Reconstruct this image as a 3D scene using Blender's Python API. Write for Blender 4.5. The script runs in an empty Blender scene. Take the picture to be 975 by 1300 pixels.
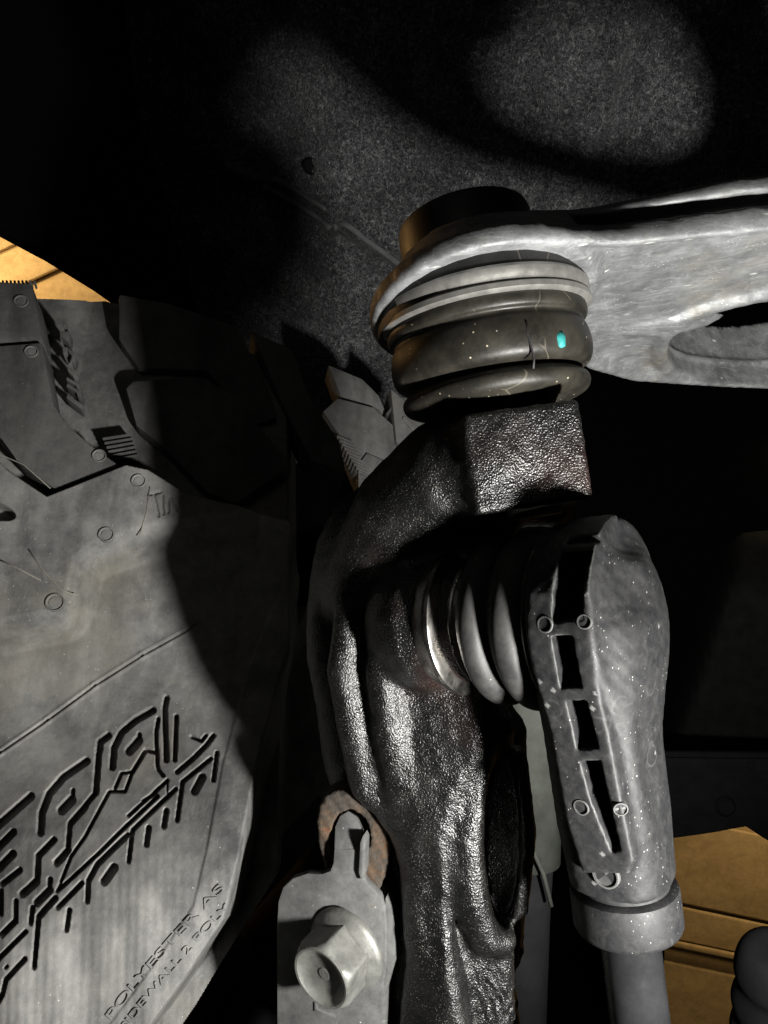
import bpy, bmesh, math, random
import numpy as np
from mathutils import Vector, Matrix
from mathutils.bvhtree import BVHTree
random.seed(4); rng = np.random.default_rng(4)
C = bpy.context.scene.collection
scene = bpy.context.scene

# ------------------------------------------------------------------ camera
# world: Z up, metres.  "rig" coordinates: millimetres right / up / forward of the camera
PITCH = math.radians(20)
CAM = np.array([0.0, 0.0, 0.62])
RX = np.array([1.0, 0, 0]); RU = np.array([0, -math.sin(PITCH), math.cos(PITCH)]); RF = np.array([0, math.cos(PITCH), math.sin(PITCH)])
RIG = np.stack([RX, RU, RF])            # rows
FPX = 938.0
def W(p):
    return CAM + (np.asarray(p, float) @ RIG) * 0.001
def Wd(d):
    return np.asarray(d, float) @ RIG
cd = bpy.data.cameras.new('camera'); cam = bpy.data.objects.new('camera', cd); C.objects.link(cam)
cam.matrix_world = Matrix(((RX[0], RU[0], -RF[0], CAM[0]), (RX[1], RU[1], -RF[1], CAM[1]), (RX[2], RU[2], -RF[2], CAM[2]), (0, 0, 0, 1)))
cd.sensor_fit = 'VERTICAL'; cd.sensor_height = 36; cd.lens = FPX / 1300 * 36
cd.clip_start = 0.005; cd.clip_end = 60
scene.camera = cam

# ------------------------------------------------------------------ light
world = bpy.data.worlds.new('World'); scene.world = world; world.use_nodes = True
world.node_tree.nodes['Background'].inputs[0].default_value = (1.0, .97, .92, 1)
world.node_tree.nodes['Background'].inputs[1].default_value = 0.004
def lamp(name, kind, pos_rig, power, color, size=None, target=None, spot=None, blend=.3):
    l = bpy.data.lights.new(name, kind); o = bpy.data.objects.new(name, l); C.objects.link(o)
    p = W(pos_rig); o.location = p
    l.energy = power; l.color = color
    if kind == 'AREA': l.size = size
    else: l.shadow_soft_size = size
    if target is not None:
        d = Vector(W(target) - p); o.rotation_euler = d.to_track_quat('-Z', 'Y').to_euler()
    if spot: l.spot_size = math.radians(spot); l.spot_blend = blend
    return o
KEY = (98, -86, 62)
lamp('work_light', 'SPOT', KEY, 5.2, (1.0, .985, .94), size=.009, target=(10, 10, 250), spot=150, blend=.6)
# the warm garage lamps outside the wheel arch
lamp('garage_lamp', 'AREA', (700, 250, 1050), 26, (1.0, .76, .43), size=.5, target=(550, -300, 1700))
lamp('garage_lamp', 'AREA', (-1000, 480, 1150), 9, (1.0, .74, .40), size=.5, target=(-900, 380, 1700))
lamp('garage_lamp', 'SPOT', (-650, 330, 700), 14, (1.0, .55, .2), size=.05, target=(2, 88, 186), spot=4.5, blend=.8)
lamp('room_fill', 'AREA', (-160, 380, -260), .07, (1.0, .97, .92), size=.35, target=(0, 0, 220))  # weak fill added behind the camera to lift dark upper surfaces, source unseen
vs = scene.view_settings
vs.view_transform = 'Standard'; vs.look = 'None'; vs.gamma = 1; vs.exposure = 0; vs.use_curve_mapping = False
scene.render.engine = 'CYCLES'
scene.cycles.max_bounces = 6

# ------------------------------------------------------------------ helpers
def c(px, py, d):
    return np.array([(px - 487.5) / FPX * d, (650 - py) / FPX * d, d])
def norm(v):
    v = np.asarray(v, float); return v / np.linalg.norm(v)
def frame_from(n, xhint=(1, 0, 0)):
    n = norm(n); x = np.asarray(xhint, float); x = norm(x - n * (x @ n)); y = np.cross(n, x)
    return x, y, n
class Plane:
    """plane with 2-D axes; px() casts the sight line of a photo point on it"""
    def __init__(s, o, n, xh=(1, 0, 0)):
        s.o = np.asarray(o, float); s.x, s.y, s.n = frame_from(n, xh)
    def hit(s, px, py, off=0.0):
        r = np.array([(px - 487.5) / FPX, (650 - py) / FPX, 1.0])
        o = s.o + s.n * off
        return r * ((o @ s.n) / (r @ s.n))
    def uv(s, px, py, off=0.0):
        q = s.hit(px, py, off) - s.o
        return np.array([q @ s.x, q @ s.y])
def mesh_obj(name, verts_w, faces, m, parent=None, smooth=True):
    me = bpy.data.meshes.new(name); me.from_pydata([tuple(v) for v in verts_w], [], faces); me.update()
    return link(name, me, m, parent, smooth)
def link(name, me, m, parent=None, smooth=True):
    if smooth:
        me.polygons.foreach_set('use_smooth', [True] * len(me.polygons))
    o = bpy.data.objects.new(name, me); C.objects.link(o)
    if m: me.materials.append(m)
    if parent is not None: adopt(o, parent)
    return o
def adopt(o, parent):
    o.parent = parent
    M = Matrix.Identity(4); q = parent
    while q is not None:
        M = Matrix.Translation(q.location) @ M; q = q.parent
    o.matrix_parent_inverse = M.inverted() if parent.parent is None else M.inverted()
def thing(name, label, cat, at, group=None):
    o = bpy.data.objects.new(name, None); C.objects.link(o); o.location = W(at); o.empty_display_size = .01
    o['label'] = label; o['category'] = cat
    if group: o['group'] = group
    return o
def tag(o, label, cat, group=None):
    o['label'] = label; o['category'] = cat
    if group: o['group'] = group
    return o
def autosmooth(o, ang=35):
    bm = bmesh.new(); bm.from_mesh(o.data)
    a = math.radians(ang)
    for e in bm.edges:
        e.smooth = not (len(e.link_faces) == 2 and e.calc_face_angle(0) > a)
    bm.to_mesh(o.data); bm.free()
def lathe(name, prof, origin, axis, m, parent=None, seg=96, xh=(1, 0, 0), sub=0, wob=0.0, sharp=None, sides=None):
    prof = [np.array(p, float) for p in prof]
    if sub:
        P = [prof[0]] + prof + [prof[-1]]; out = []
        for i in range(1, len(P) - 2):
            for k in range(sub):
                t = k / sub
                out.append(.5 * ((2 * P[i]) + (-P[i-1] + P[i+1]) * t + (2*P[i-1] - 5*P[i] + 4*P[i+1] - P[i+2]) * t*t + (-P[i-1] + 3*P[i] - 3*P[i+1] + P[i+2]) * t**3))
        out.append(prof[-1]); prof = out
    x, y, n = frame_from(axis, xh)
    V = []; F = []; N = len(prof)
    ph = random.uniform(0, 6)
    for j in range(seg):
        a = 2 * math.pi * j / seg
        w = 1 + wob * (math.sin(2*a + ph) + .5 * math.sin(5*a + 2*ph))
        for (r, h) in prof:
            V.append(origin + n * h + (x * math.cos(a) + y * math.sin(a)) * max(r, .01) * w)
    for j in range(seg):
        k = (j + 1) % seg
        for i in range(N - 1):
            F.append((j*N + i, k*N + i, k*N + i + 1, j*N + i + 1))
    F.append(tuple(j*N for j in range(seg))[::-1]); F.append(tuple(j*N + N - 1 for j in range(seg)))
    o = mesh_obj(name, W(np.array(V)), F, m, parent)
    autosmooth(o, sharp or 40)
    return o
def prism(name, plane, pts, top, bottom, m, parent=None, bev=0.0, seg=2, smooth=True, holes=None):
    """pts: photo points on plane offset `top`; straight prism down to offset `bottom` along the plane normal"""
    up = [plane.hit(px, py, top) for px, py in pts]
    lo = [p - plane.n * (top - bottom) for p in up]
    bm = bmesh.new()
    a = [bm.verts.new(W(p)) for p in up]; b = [bm.verts.new(W(p)) for p in lo]
    ft = bm.faces.new(a); bm.faces.new(b[::-1])
    n = len(a)
    for i in range(n): bm.faces.new((a[i], b[i], b[(i+1) % n], a[(i+1) % n]))
    bmesh.ops.recalc_face_normals(bm, faces=bm.faces)
    if bev:
        bmesh.ops.bevel(bm, geom=list(bm.edges), offset=bev * .001, segments=seg, affect='EDGES', profile=.6, clamp_overlap=True)
    me = bpy.data.meshes.new(name); bm.to_mesh(me); bm.free()
    o = link(name, me, m, parent, smooth); autosmooth(o, 30)
    return o
def tube(name, pts, rad, m, parent=None, seg=20):
    """tube through rig points; rad scalar or list"""
    pts = [np.asarray(p, float) for p in pts]; V = []; F = []
    rad = [rad] * len(pts) if np.isscalar(rad) else rad
    up = None
    for i, p in enumerate(pts):
        t = norm(pts[min(i+1, len(pts)-1)] - pts[max(i-1, 0)])
        if up is None: up = norm(np.cross(t, [0, 0, 1.0]) if abs(t[2]) < .9 else np.cross(t, [1.0, 0, 0]))
        up = norm(up - t * (up @ t)); v = np.cross(t, up)
        for k in range(seg):
            a = 2 * math.pi * k / seg; V.append(p + (up * math.cos(a) + v * math.sin(a)) * rad[i])
    for i in range(len(pts) - 1):
        for k in range(seg):
            l = (k + 1) % seg; F.append((i*seg + k, i*seg + l, (i+1)*seg + l, (i+1)*seg + k))
    F.append(tuple(range(seg))[::-1]); F.append(tuple((len(pts)-1)*seg + k for k in range(seg)))
    return mesh_obj(name, W(np.array(V)), F, m, parent)
def box(name, o, ax, ay, az, half, m, parent=None, bev=1.0):
    bm = bmesh.new(); vs_ = []
    ax, ay, az = norm(ax), norm(ay), norm(az)
    for sx in (-1, 1):
        for sy in (-1, 1):
            for sz in (-1, 1): vs_.append(bm.verts.new(W(np.asarray(o) + ax*half[0]*sx + ay*half[1]*sy + az*half[2]*sz)))
    for f in ((0,1,3,2),(4,6,7,5),(0,4,5,1),(2,3,7,6),(0,2,6,4),(1,5,7,3)): bm.faces.new([vs_[i] for i in f])
    bmesh.ops.recalc_face_normals(bm, faces=bm.faces)
    if bev: bmesh.ops.bevel(bm, geom=list(bm.edges), offset=bev*.001, segments=3, affect='EDGES', clamp_overlap=True)
    me = bpy.data.meshes.new(name); bm.to_mesh(me); bm.free()
    ob = link(name, me, m, parent); autosmooth(ob, 30); return ob

def cast_on(o, px, py):
    v = Vector(Wd(norm(((px-487.5)/FPX, (650-py)/FPX, 1.0)))); me = o.data
    bv = BVHTree.FromPolygons([x.co for x in me.vertices], [p.vertices[:] for p in me.polygons])
    h, n, _, _ = bv.ray_cast(Vector(CAM), v)
    if h is None: return c(px, py, 160), norm((-.5, 0, -.8))
    return (np.array(h) - CAM) @ RIG.T * 1000, norm(np.array(n) @ RIG.T)
# --- signed distance modelling: fields on a grid, meshed with surface nets
def smin(a, b, k): 
    h = np.clip(.5 + .5 * (b - a) / k, 0, 1); return b + (a - b) * h - k * h * (1 - h)
def smax(a, b, k): return -smin(-a, -b, k)
def catmull(pts, n=6, closed=True):
    P = np.array(pts, float); N = len(P); out = []
    for i in range(N if closed else N - 1):
        p0, p1, p2, p3 = (P[(i-1) % N], P[i], P[(i+1) % N], P[(i+2) % N]) if closed else (P[max(i-1, 0)], P[i], P[i+1], P[min(i+2, N-1)])
        for k in range(n):
            t = k / n
            out.append(.5 * ((2*p1) + (-p0+p2)*t + (2*p0-5*p1+4*p2-p3)*t*t + (-p0+3*p1-3*p2+p3)*t**3))
    if not closed: out.append(P[-1])
    return np.array(out)
def poly_sd(X, Y, poly):
    """signed distance to polygon, negative inside"""
    poly = np.asarray(poly, float); d = np.full(X.shape, 1e12); inside = np.zeros(X.shape, bool)
    n = len(poly)
    for i in range(n):
        a = poly[i]; b = poly[(i+1) % n]; e = b - a; L = e @ e
        if L < 1e-9: continue
        t = np.clip(((X-a[0])*e[0] + (Y-a[1])*e[1]) / L, 0, 1)
        d = np.minimum(d, (X-a[0]-t*e[0])**2 + (Y-a[1]-t*e[1])**2)
        cond = ((a[1] <= Y) != (b[1] <= Y))
        with np.errstate(divide='ignore', invalid='ignore'):
            xi = a[0] + (Y - a[1]) * e[0] / (e[1] if abs(e[1]) > 1e-12 else 1e-12)
        inside ^= cond & (X < xi)
    d = np.sqrt(d); return np.where(inside, -d, d)
def ext(d2, dz, r):
    a = d2 + r; b = dz + r
    return np.minimum(np.maximum(a, b), 0) + np.sqrt(np.maximum(a, 0)**2 + np.maximum(b, 0)**2) - r
def chain(X, Y, Z, pts, rad, k=None):
    d = None; rad = [rad]*len(pts) if np.isscalar(rad) else rad
    for i in range(len(pts) - 1):
        a = np.asarray(pts[i], float); e = np.asarray(pts[i+1], float) - a; L = e @ e
        t = np.clip(((X-a[0])*e[0] + (Y-a[1])*e[1] + (Z-a[2])*e[2]) / L, 0, 1)
        q = np.sqrt((X-a[0]-t*e[0])**2 + (Y-a[1]-t*e[1])**2 + (Z-a[2]-t*e[2])**2) - (rad[i] + (rad[i+1]-rad[i])*t)
        d = q if d is None else np.minimum(d, q)
    return d
def ellipsoid(X, Y, Z, o, r):
    q = np.sqrt(((X-o[0])/r[0])**2 + ((Y-o[1])/r[1])**2 + ((Z-o[2])/r[2])**2)
    return (q - 1) * min(r)
def surface_nets(D, lo, h):
    nx, ny, nz = D.shape; S = D < 0
    cs = [(i, j, k) for i in (0, 1) for j in (0, 1) for k in (0, 1)]
    cnt = sum(S[i:nx-1+i, j:ny-1+j, k:nz-1+k].astype(np.int8) for i, j, k in cs)
    act = (cnt > 0) & (cnt < 8); idx = np.full(act.shape, -1, np.int64); I = np.argwhere(act); idx[act] = np.arange(len(I))
    acc = np.zeros((len(I), 3)); n = np.zeros(len(I))
    for a in range(8):
        for b in range(a+1, 8):
            da = np.array(cs[a]); db = np.array(cs[b])
            if np.abs(da-db).sum() != 1: continue
            va = D[tuple((I+da).T)]; vb = D[tuple((I+db).T)]; m = (va < 0) != (vb < 0)
            t = np.where(m, va / np.where(m, va - vb, 1), 0)
            acc += np.where(m[:, None], da + (db-da) * t[:, None], 0); n += m
    V = lo + (I + acc / n[:, None]) * h
    F = []
    for ax in range(3):
        o1, o2 = [(1, 2), (2, 0), (0, 1)][ax]
        sl = [slice(None)]*3; s2 = [slice(None)]*3; sl[ax] = slice(0, -1); s2[ax] = slice(1, None)
        A = S[tuple(sl)]; B = S[tuple(s2)]
        for sign in (True, False):
            E = np.argwhere((A & ~B) if sign else (~A & B))
            E = E[(E[:, o1] > 0) & (E[:, o2] > 0) & (E[:, o1] < D.shape[o1]-1) & (E[:, o2] < D.shape[o2]-1)]
            e1 = np.zeros(3, int); e1[o1] = 1; e2 = np.zeros(3, int); e2[o2] = 1
            q = np.stack([idx[tuple((E - e1 - e2).T)], idx[tuple((E - e2).T)], idx[tuple(E.T)], idx[tuple((E - e1).T)]], 1)
            F.append(q if sign else q[:, ::-1])
    return V, np.concatenate(F)
def sdf_obj(name, fn, lo, hi, h, m, parent=None, frame=None, smooth_it=1):
    lo = np.array(lo, float); hi = np.array(hi, float); n = np.ceil((hi-lo)/h).astype(int) + 1
    X = (lo[0] + np.arange(n[0])*h)[:, None, None]; Y = (lo[1] + np.arange(n[1])*h)[None, :, None]; Z = (lo[2] + np.arange(n[2])*h)[None, None, :]
    D = np.ascontiguousarray(np.broadcast_to(fn(X, Y, Z), tuple(n)))
    V, F = surface_nets(D, lo, h)
    if frame is not None:
        o, ex, ey, ez = frame; V = o + V[:, :1]*ex + V[:, 1:2]*ey + V[:, 2:3]*ez
    Vw = W(V); me = bpy.data.meshes.new(name)
    me.vertices.add(len(Vw)); me.vertices.foreach_set('co', Vw.astype(np.float32).ravel())
    me.loops.add(len(F)*4); me.loops.foreach_set('vertex_index', F.astype(np.int32).ravel())
    me.polygons.add(len(F)); me.polygons.foreach_set('loop_start', np.arange(len(F), dtype=np.int32)*4); me.polygons.foreach_set('loop_total', np.full(len(F), 4, np.int32))
    me.update(calc_edges=True); me.validate()
    return link(name, me, m, parent)
def P2(Z):
    return lambda px, py: np.array([(px-487.5)/FPX*Z, (650-py)/FPX*Z])

# ------------------------------------------------------------------ materials
class Mat:
    def __init__(s, name, rough=.5, metal=0.0, spec=.5):
        s.m = bpy.data.materials.new(name); s.m.use_nodes = True; s.t = s.m.node_tree; s.b = s.t.nodes['Principled BSDF']
        s.b.inputs['Roughness'].default_value = rough; s.b.inputs['Metallic'].default_value = metal
        s.b.inputs['Specular IOR Level'].default_value = spec
        s.tc = s.t.nodes.new('ShaderNodeTexCoord').outputs['Object']
    def n(s, kind, **kw):
        x = s.t.nodes.new(kind)
        for k, v in kw.items():
            if hasattr(x, k): setattr(x, k, v)
        return x
    def L(s, a, b): s.t.links.new(a, b)
    def map(s, scale=(1, 1, 1), rot=(0, 0, 0)):
        x = s.n('ShaderNodeMapping'); x.inputs['Scale'].default_value = scale; x.inputs['Rotation'].default_value = rot; s.L(s.tc, x.inputs[0]); return x.outputs[0]
    def noise(s, scale, detail=4, rough=.6, vec=None, dist=0):
        x = s.n('ShaderNodeTexNoise'); x.inputs['Scale'].default_value = scale; x.inputs['Detail'].default_value = detail; x.inputs['Roughness'].default_value = rough; x.inputs['Distortion'].default_value = dist
        s.L(vec or s.tc, x.inputs['Vector']); return x.outputs['Fac']
    def voro(s, scale, vec=None, feature='F1', out='Distance'):
        x = s.n('ShaderNodeTexVoronoi'); x.feature = feature; x.inputs['Scale'].default_value = scale; s.L(vec or s.tc, x.inputs['Vector']); return x.outputs[out]
    def ramp(s, v, stops):
        x = s.n('ShaderNodeValToRGB'); r = x.color_ramp
        for i, (p, col) in enumerate(stops):
            if np.isscalar(col): col = (col, col, col)
            e = r.elements[i] if i < 2 else r.elements.new(p)
            e.position = p; e.color = (*col, 1)
        s.L(v, x.inputs[0]); return x.outputs[0]
    def mix(s, fac, a, b, mode='MIX'):
        x = s.n('ShaderNodeMix'); x.data_type = 'RGBA'; x.blend_type = mode
        for i, v in ((0, fac), (6, a), (7, b)):
            if isinstance(v, (int, float)): x.inputs[i].default_value = v if i == 0 else (v, v, v, 1)
            elif isinstance(v, tuple): x.inputs[i].default_value = (*v, 1)
            else: s.L(v, x.inputs[i])
        return x.outputs[2]
    def math(s, op, a, b=0.0):
        x = s.n('ShaderNodeMath'); x.operation = op
        for i, v in enumerate((a, b)):
            if isinstance(v, (int, float)): x.inputs[i].default_value = v
            else: s.L(v, x.inputs[i])
        return x.outputs[0]
    def color(s, v):
        if isinstance(v, tuple): s.b.inputs['Base Color'].default_value = (*v, 1)
        else: s.L(v, s.b.inputs['Base Color'])
        return s
    def rough(s, v): s.L(v, s.b.inputs['Roughness']); return s
    def metal(s, v): s.L(v, s.b.inputs['Metallic']); return s
    def bump(s, v, dist, strength=1.0):
        x = s.n('ShaderNodeBump'); x.inputs['Distance'].default_value = dist*.001; x.inputs['Strength'].default_value = strength
        s.L(v, x.inputs['Height'])
        prev = s.b.inputs['Normal'].links
        if prev: s.L(prev[0].from_socket, x.inputs['Normal'])
        s.L(x.outputs[0], s.b.inputs['Normal']); return s

def m_rubber(name, base, dust, dusty=.5, rough=.75, warm=(1.0, .98, .93)):
    a = Mat(name, rough, spec=.3)
    big = a.noise(28, 5, .65); mid = a.noise(160, 6, .7); fine = a.noise(1500, 3, .6)
    f = a.math('ADD', a.math('MULTIPLY', big, .6), a.math('MULTIPLY', mid, .5))
    f = a.ramp(f, [(.55 - dusty*.25, 0.0), (.62 + (1-dusty)*.12, 1.0)])
    col = a.mix(f, tuple(base*w for w in (1, 1, 1)), tuple(dust*w for w in warm))
    run = a.ramp(a.noise(55, 5, .6, a.map((1, 1, .22), (0, .1, 0)), .6), [(.36, .62), (.55, 1.0), (.7, 1.12)])
    col = a.mix(1.0, col, run, 'MULTIPLY')
    br = a.ramp(a.noise(16, 4, .6), [(.55, 0.0), (.75, .5)]); col = a.mix(br, col, (dust*.95, dust*.86, dust*.66))
    sc = a.ramp(a.noise(240, 2, .5, a.map((1, .2, .5), (.4, .9, .3)), 1.2), [(.485, 0.0), (.5, .16), (.515, 0.0)]); col = a.mix(sc, col, tuple(dust*1.5*w for w in warm))
    sp = a.ramp(a.voro(420), [(.04, 1.0), (.09, 0.0)])
    sel = a.ramp(a.noise(90, 2), [(.50, 0.0), (.57, 1.0)])
    col = a.mix(a.mix(1.0, sp, sel, 'MULTIPLY'), col, tuple(min(.6, dust*2.2)*w for w in warm))
    a.color(col); a.bump(fine, .12, .6); a.bump(mid, .5, .35)
    return a.m
RUBBER = m_rubber('tyre rubber', .10, .24, .6)
FARRUB = m_rubber('lightened far tread rubber', .13, .25, .7)  # paler copy of the tread rubber, the light on the far blocks put in colour
RUBBER_BLOCK = m_rubber('tread rubber', .065, .12, .5)
def m_cast():
    a = Mat('black painted casting', .3, spec=.55)
    g = a.noise(900, 3, .6); g2 = a.voro(2400, None, 'SMOOTH_F1'); g3 = a.noise(3200, 2, .6)
    a.b.inputs['Coat Weight'].default_value = .06; a.b.inputs['Coat Roughness'].default_value = .28; a.b.inputs['Coat IOR'].default_value = 1.8
    dirt = a.ramp(a.noise(60, 6, .7), [(.5, 0.0), (.75, 1.0)])
    glint = a.ramp(a.voro(1700), [(.10, 1.0), (.24, 0.0)])
    fsel = a.ramp(a.noise(110, 3), [(.40, 0.0), (.55, 1.0)])
    col = a.mix(dirt, (.004, .004, .004), (.011, .0105, .0095))
    col = a.mix(a.mix(1.0, glint, fsel, 'MULTIPLY'), col, (.15, .142, .12))  # pale flecks painted in as glints on the black paint
    red = a.ramp(a.noise(14, 3), [(.58, 0.0), (.72, 1.0)])
    col = a.mix(a.math('MULTIPLY', red, .35), col, (.05, .02, .016))
    a.color(col); a.rough(a.ramp(a.noise(120, 5, .7), [(.35, .27), (.65, .42)]))
    a.bump(g, .10, .9); a.bump(g2, .20, 1.0); a.bump(g3, .11, 1.0); nl_ = a.b.inputs['Normal'].links[0].from_socket; a.L(nl_, a.b.inputs['Coat Normal'])
    return a.m
CAST = m_cast()
def m_plastic():
    a = Mat('dusty black plastic', .5, spec=.5)
    f = a.ramp(a.noise(160, 8, .8), [(.30, .0), (.75, 1.0)])
    col = a.mix(f, (.005, .005, .006), (.015, .015, .0155))
    st = a.ramp(a.noise(200, 3, .5, a.map((1, 1, .25), (.1, .12, 0)), 1.0), [(.46, 0.0), (.5, 1.0), (.54, 0.0)])
    col = a.mix(a.math('MULTIPLY', st, .0), col, (.15, .15, .145))
    mt = a.ramp(a.noise(330, 5, .7, None, .8), [(.48, 0.0), (.66, .6)]); col = a.mix(mt, col, (.024, .024, .0235))
    ring = a.ramp(a.voro(130, None, 'F1'), [(.24, 0.0), (.29, 1.0), (.33, 0.0)]); rsel = a.ramp(a.noise(75, 3), [(.57, 0.0), (.62, .3)])
    col = a.mix(a.mix(1.0, ring, rsel, 'MULTIPLY'), col, (.07, .07, .067))
    sp = a.ramp(a.voro(1000, a.map((1, 1, .6))), [(.06, 1.0), (.15, 0.0)]); sel = a.ramp(a.noise(120, 2), [(.5, 0.0), (.56, 1.0)])
    col = a.mix(a.mix(1.0, sp, sel, 'MULTIPLY'), col, (.24, .235, .22))
    ed = a.n('ShaderNodeNewGeometry').outputs['Pointiness']
    col = a.mix(a.ramp(ed, [(.53, 0.0), (.60, .6)]), col, (.16, .16, .155))
    a.b.inputs['Specular IOR Level'].default_value = .3; a.color(col); a.rough(a.ramp(f, [(0, .5), (1, .75)])); a.bump(a.noise(1300, 3), .08, .6); a.bump(a.noise(200, 5), .25, .4)
    return a.m
PLASTIC = m_plastic()
def m_alu():
    a = Mat('raw cast aluminium', .55, metal=.5)
    st = a.noise(120, 8, .8, a.map((.55, 1.1, 1.2), (0, .1, .1)), .3)
    f = a.ramp(st, [(.3, (.12, .125, .13)), (.7, (.32, .325, .33))])
    pit = a.ramp(a.noise(45, 7, .75), [(.35, .55), (.62, 1.08)])
    f = a.mix(1.0, f, pit, 'MULTIPLY')
    ch = a.ramp(a.voro(260, a.map((.2, 1.1, 1), (0, -.15, .15)), 'F1'), [(.07, 1.0), (.15, 0.0)])
    cs = a.ramp(a.noise(55, 3), [(.52, 0.0), (.57, 1.0)])
    f = a.mix(a.mix(1.0, ch, cs, 'MULTIPLY'), f, (.85, .84, .80))
    stn = a.ramp(a.noise(30, 5, .7), [(.55, 0.0), (.72, .55)])
    f = a.mix(stn, f, (.22, .20, .155))
    scr = a.ramp(a.noise(300, 2, .5, a.map((.12, 1, 1), (0, -.12, .12)), .4), [(.48, 0.0), (.5, .22), (.52, 0.0)])
    f = a.mix(scr, f, (.55, .55, .53))
    sp = a.ramp(a.voro(900), [(.06, 1.0), (.14, 0.0)]); ss = a.ramp(a.noise(140, 3), [(.5, 0.0), (.58, 1.0)])
    f = a.mix(a.mix(1.0, sp, ss, 'MULTIPLY'), f, (.8, .79, .75))
    a.color(f); a.rough(a.ramp(a.noise(200, 4), [(.3, .5), (.7, .75)])); a.bump(a.noise(1400, 4, .7), .08, .9); a.bump(a.noise(90, 4), .35, .5)
    return a.m
ALU = m_alu()
def m_boot(name, base, dust, rough=.42):
    a = Mat(name, rough, spec=.35)
    f = a.ramp(a.noise(60, 6, .7), [(.42, .0), (.72, 1.0)])
    col = a.mix(f, base, dust)
    sp = a.ramp(a.voro(520), [(.07, 1.0), (.14, 0.0)]); sel = a.ramp(a.noise(100, 3), [(.52, 0.0), (.6, 1.0)])
    col = a.mix(a.mix(1.0, sp, sel, 'MULTIPLY'), col, (.42, .37, .27))
    cr = a.ramp(a.voro(95, None, 'DISTANCE_TO_EDGE'), [(.008, 1.0), (.018, 0.0)]); cs = a.ramp(a.noise(45, 2), [(.58, 0.0), (.62, 1.0)])
    col = a.mix(a.math('MULTIPLY', a.mix(1.0, cr, cs, 'MULTIPLY'), .25), col, (.25, .22, .16))
    a.color(col); a.rough(a.ramp(f, [(0, rough), (1, rough+.25)])); a.bump(a.noise(900, 4), .1, .5)
    return a.m
BOOT = m_boot('ball joint boot rubber', (.012, .011, .009), (.034, .030, .022), .4)
BELLOW = m_boot('link boot rubber', (.016, .016, .016), (.050, .049, .046), .5)
CAPM = m_boot('joint cap black', (.012, .012, .012), (.030, .029, .027), .45)
def m_steel(name, col, rough=.28, metal=1.0):
    a = Mat(name, rough, metal)
    f = a.ramp(a.noise(90, 6, .7), [(.35, tuple(x*.6 for x in col)), (.65, col)])
    a.color(f); a.rough(a.ramp(a.noise(250, 4), [(.3, rough*.8), (.7, rough*1.5)])); a.bump(a.noise(1200, 3), .05, .5)
    return a.m
STEEL = m_steel('bright steel', (.55, .53, .50), .26)
DARKSTEEL = m_steel('dusty clamp steel', (.34, .33, .31), .4, .7)
def m_zinc(name, a0, a1, rough=.55, metal=.35):
    a = Mat(name, rough, metal)
    f = a.ramp(a.noise(150, 8, .75), [(.3, a0), (.7, a1)])
    sp = a.ramp(a.voro(450), [(.06, 1.0), (.12, 0.0)]); sel = a.ramp(a.noise(130, 2), [(.55, 0.0), (.62, 1.0)])
    f = a.mix(a.mix(1.0, sp, sel, 'MULTIPLY'), f, (.6, .58, .52))
    gr = a.ramp(a.noise(70, 6, .75), [(.45, 0.0), (.7, .6)]); f = a.mix(gr, f, tuple(x*.45 for x in a0))
    rs = a.ramp(a.noise(110, 5, .7), [(.66, 0.0), (.74, .6)]); f = a.mix(rs, f, (.14, .07, .03))
    a.color(f); a.bump(a.noise(700, 4), .1, .7); a.bump(a.noise(90, 4), .5, .2)
    return a.m
ZINC = m_zinc('dull zinc plate', (.09, .09, .09), (.20, .20, .195))
BOLTM = m_zinc('yellowed zinc bolt', (.13, .13, .12), (.27, .27, .25), .5, .5)
def m_rust():
    a = Mat('rusty cast ear', .8, .1)
    f = a.ramp(a.noise(110, 8, .8), [(.3, (.015, .014, .012)), (.46, (.045, .036, .028)), (.58, (.075, .045, .025)), (.70, (.20, .06, .012))])
    a.color(f); a.bump(a.noise(500, 5, .7), .5, .8); return a.m
RUST = m_rust()
def m_felt():
    a = Mat('grey wheel arch felt', .95, spec=.1)
    v1 = a.noise(520, 4, .75, a.map((1, .5, .6), (.3, .2, .7)), 1.5); v2 = a.noise(330, 6, .8, a.map((.6, 1, .8), (0, .5, 1.9)), 1.0)
    fib = a.math('MAXIMUM', v1, v2)
    col = a.ramp(fib, [(.46, (.035, .036, .038)), (.57, (.17, .174, .18)), (.68, (.70, .705, .71))])
    lg = a.ramp(a.noise(22, 4), [(.3, .45), (.7, 1.2)])
    a.color(a.mix(1.0, col, lg, 'MULTIPLY')); a.bump(fib, 1.5, .8)
    a.b.inputs['Sheen Weight'].default_value = .2
    return a.m
FELT = m_felt()
def m_tan():
    a = Mat('tan painted board', .75, spec=.25)
    f = a.ramp(a.noise(7, 6, .6, a.map((1, 1, 3))), [(.3, (.30, .21, .10)), (.7, (.42, .30, .15))])
    g = a.ramp(a.noise(60, 6, .75), [(.25, .72), (.6, 1.05)])
    a.color(a.mix(1.0, f, g, 'MULTIPLY')); a.bump(a.noise(40, 6, .7), 3, .5); return a.m
TAN = m_tan()
def plain(name, col, rough=.6, metal=0.0, spec=.4):
    a = Mat(name, rough, metal, spec)
    f = a.ramp(a.noise(80, 6, .7), [(.3, tuple(x*.65 for x in col)), (.7, tuple(x*1.15 for x in col))])
    a.color(f); a.bump(a.noise(600, 4), .12, .6); return a.m
DARK = plain('dull black chassis paint', (.016, .016, .017), .85, 0, .15)
GREYPLATE = plain('grey green painted metal', (.075, .08, .07), .6, 0, .2)
TEAL = plain('teal paint dot', (.03, .30, .29), .6)
DIMFELT = plain('shaded felt', (.022, .023, .022), .95, 0, .05)  # felt colour darkened to stand for the dim light on the inner wing
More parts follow.
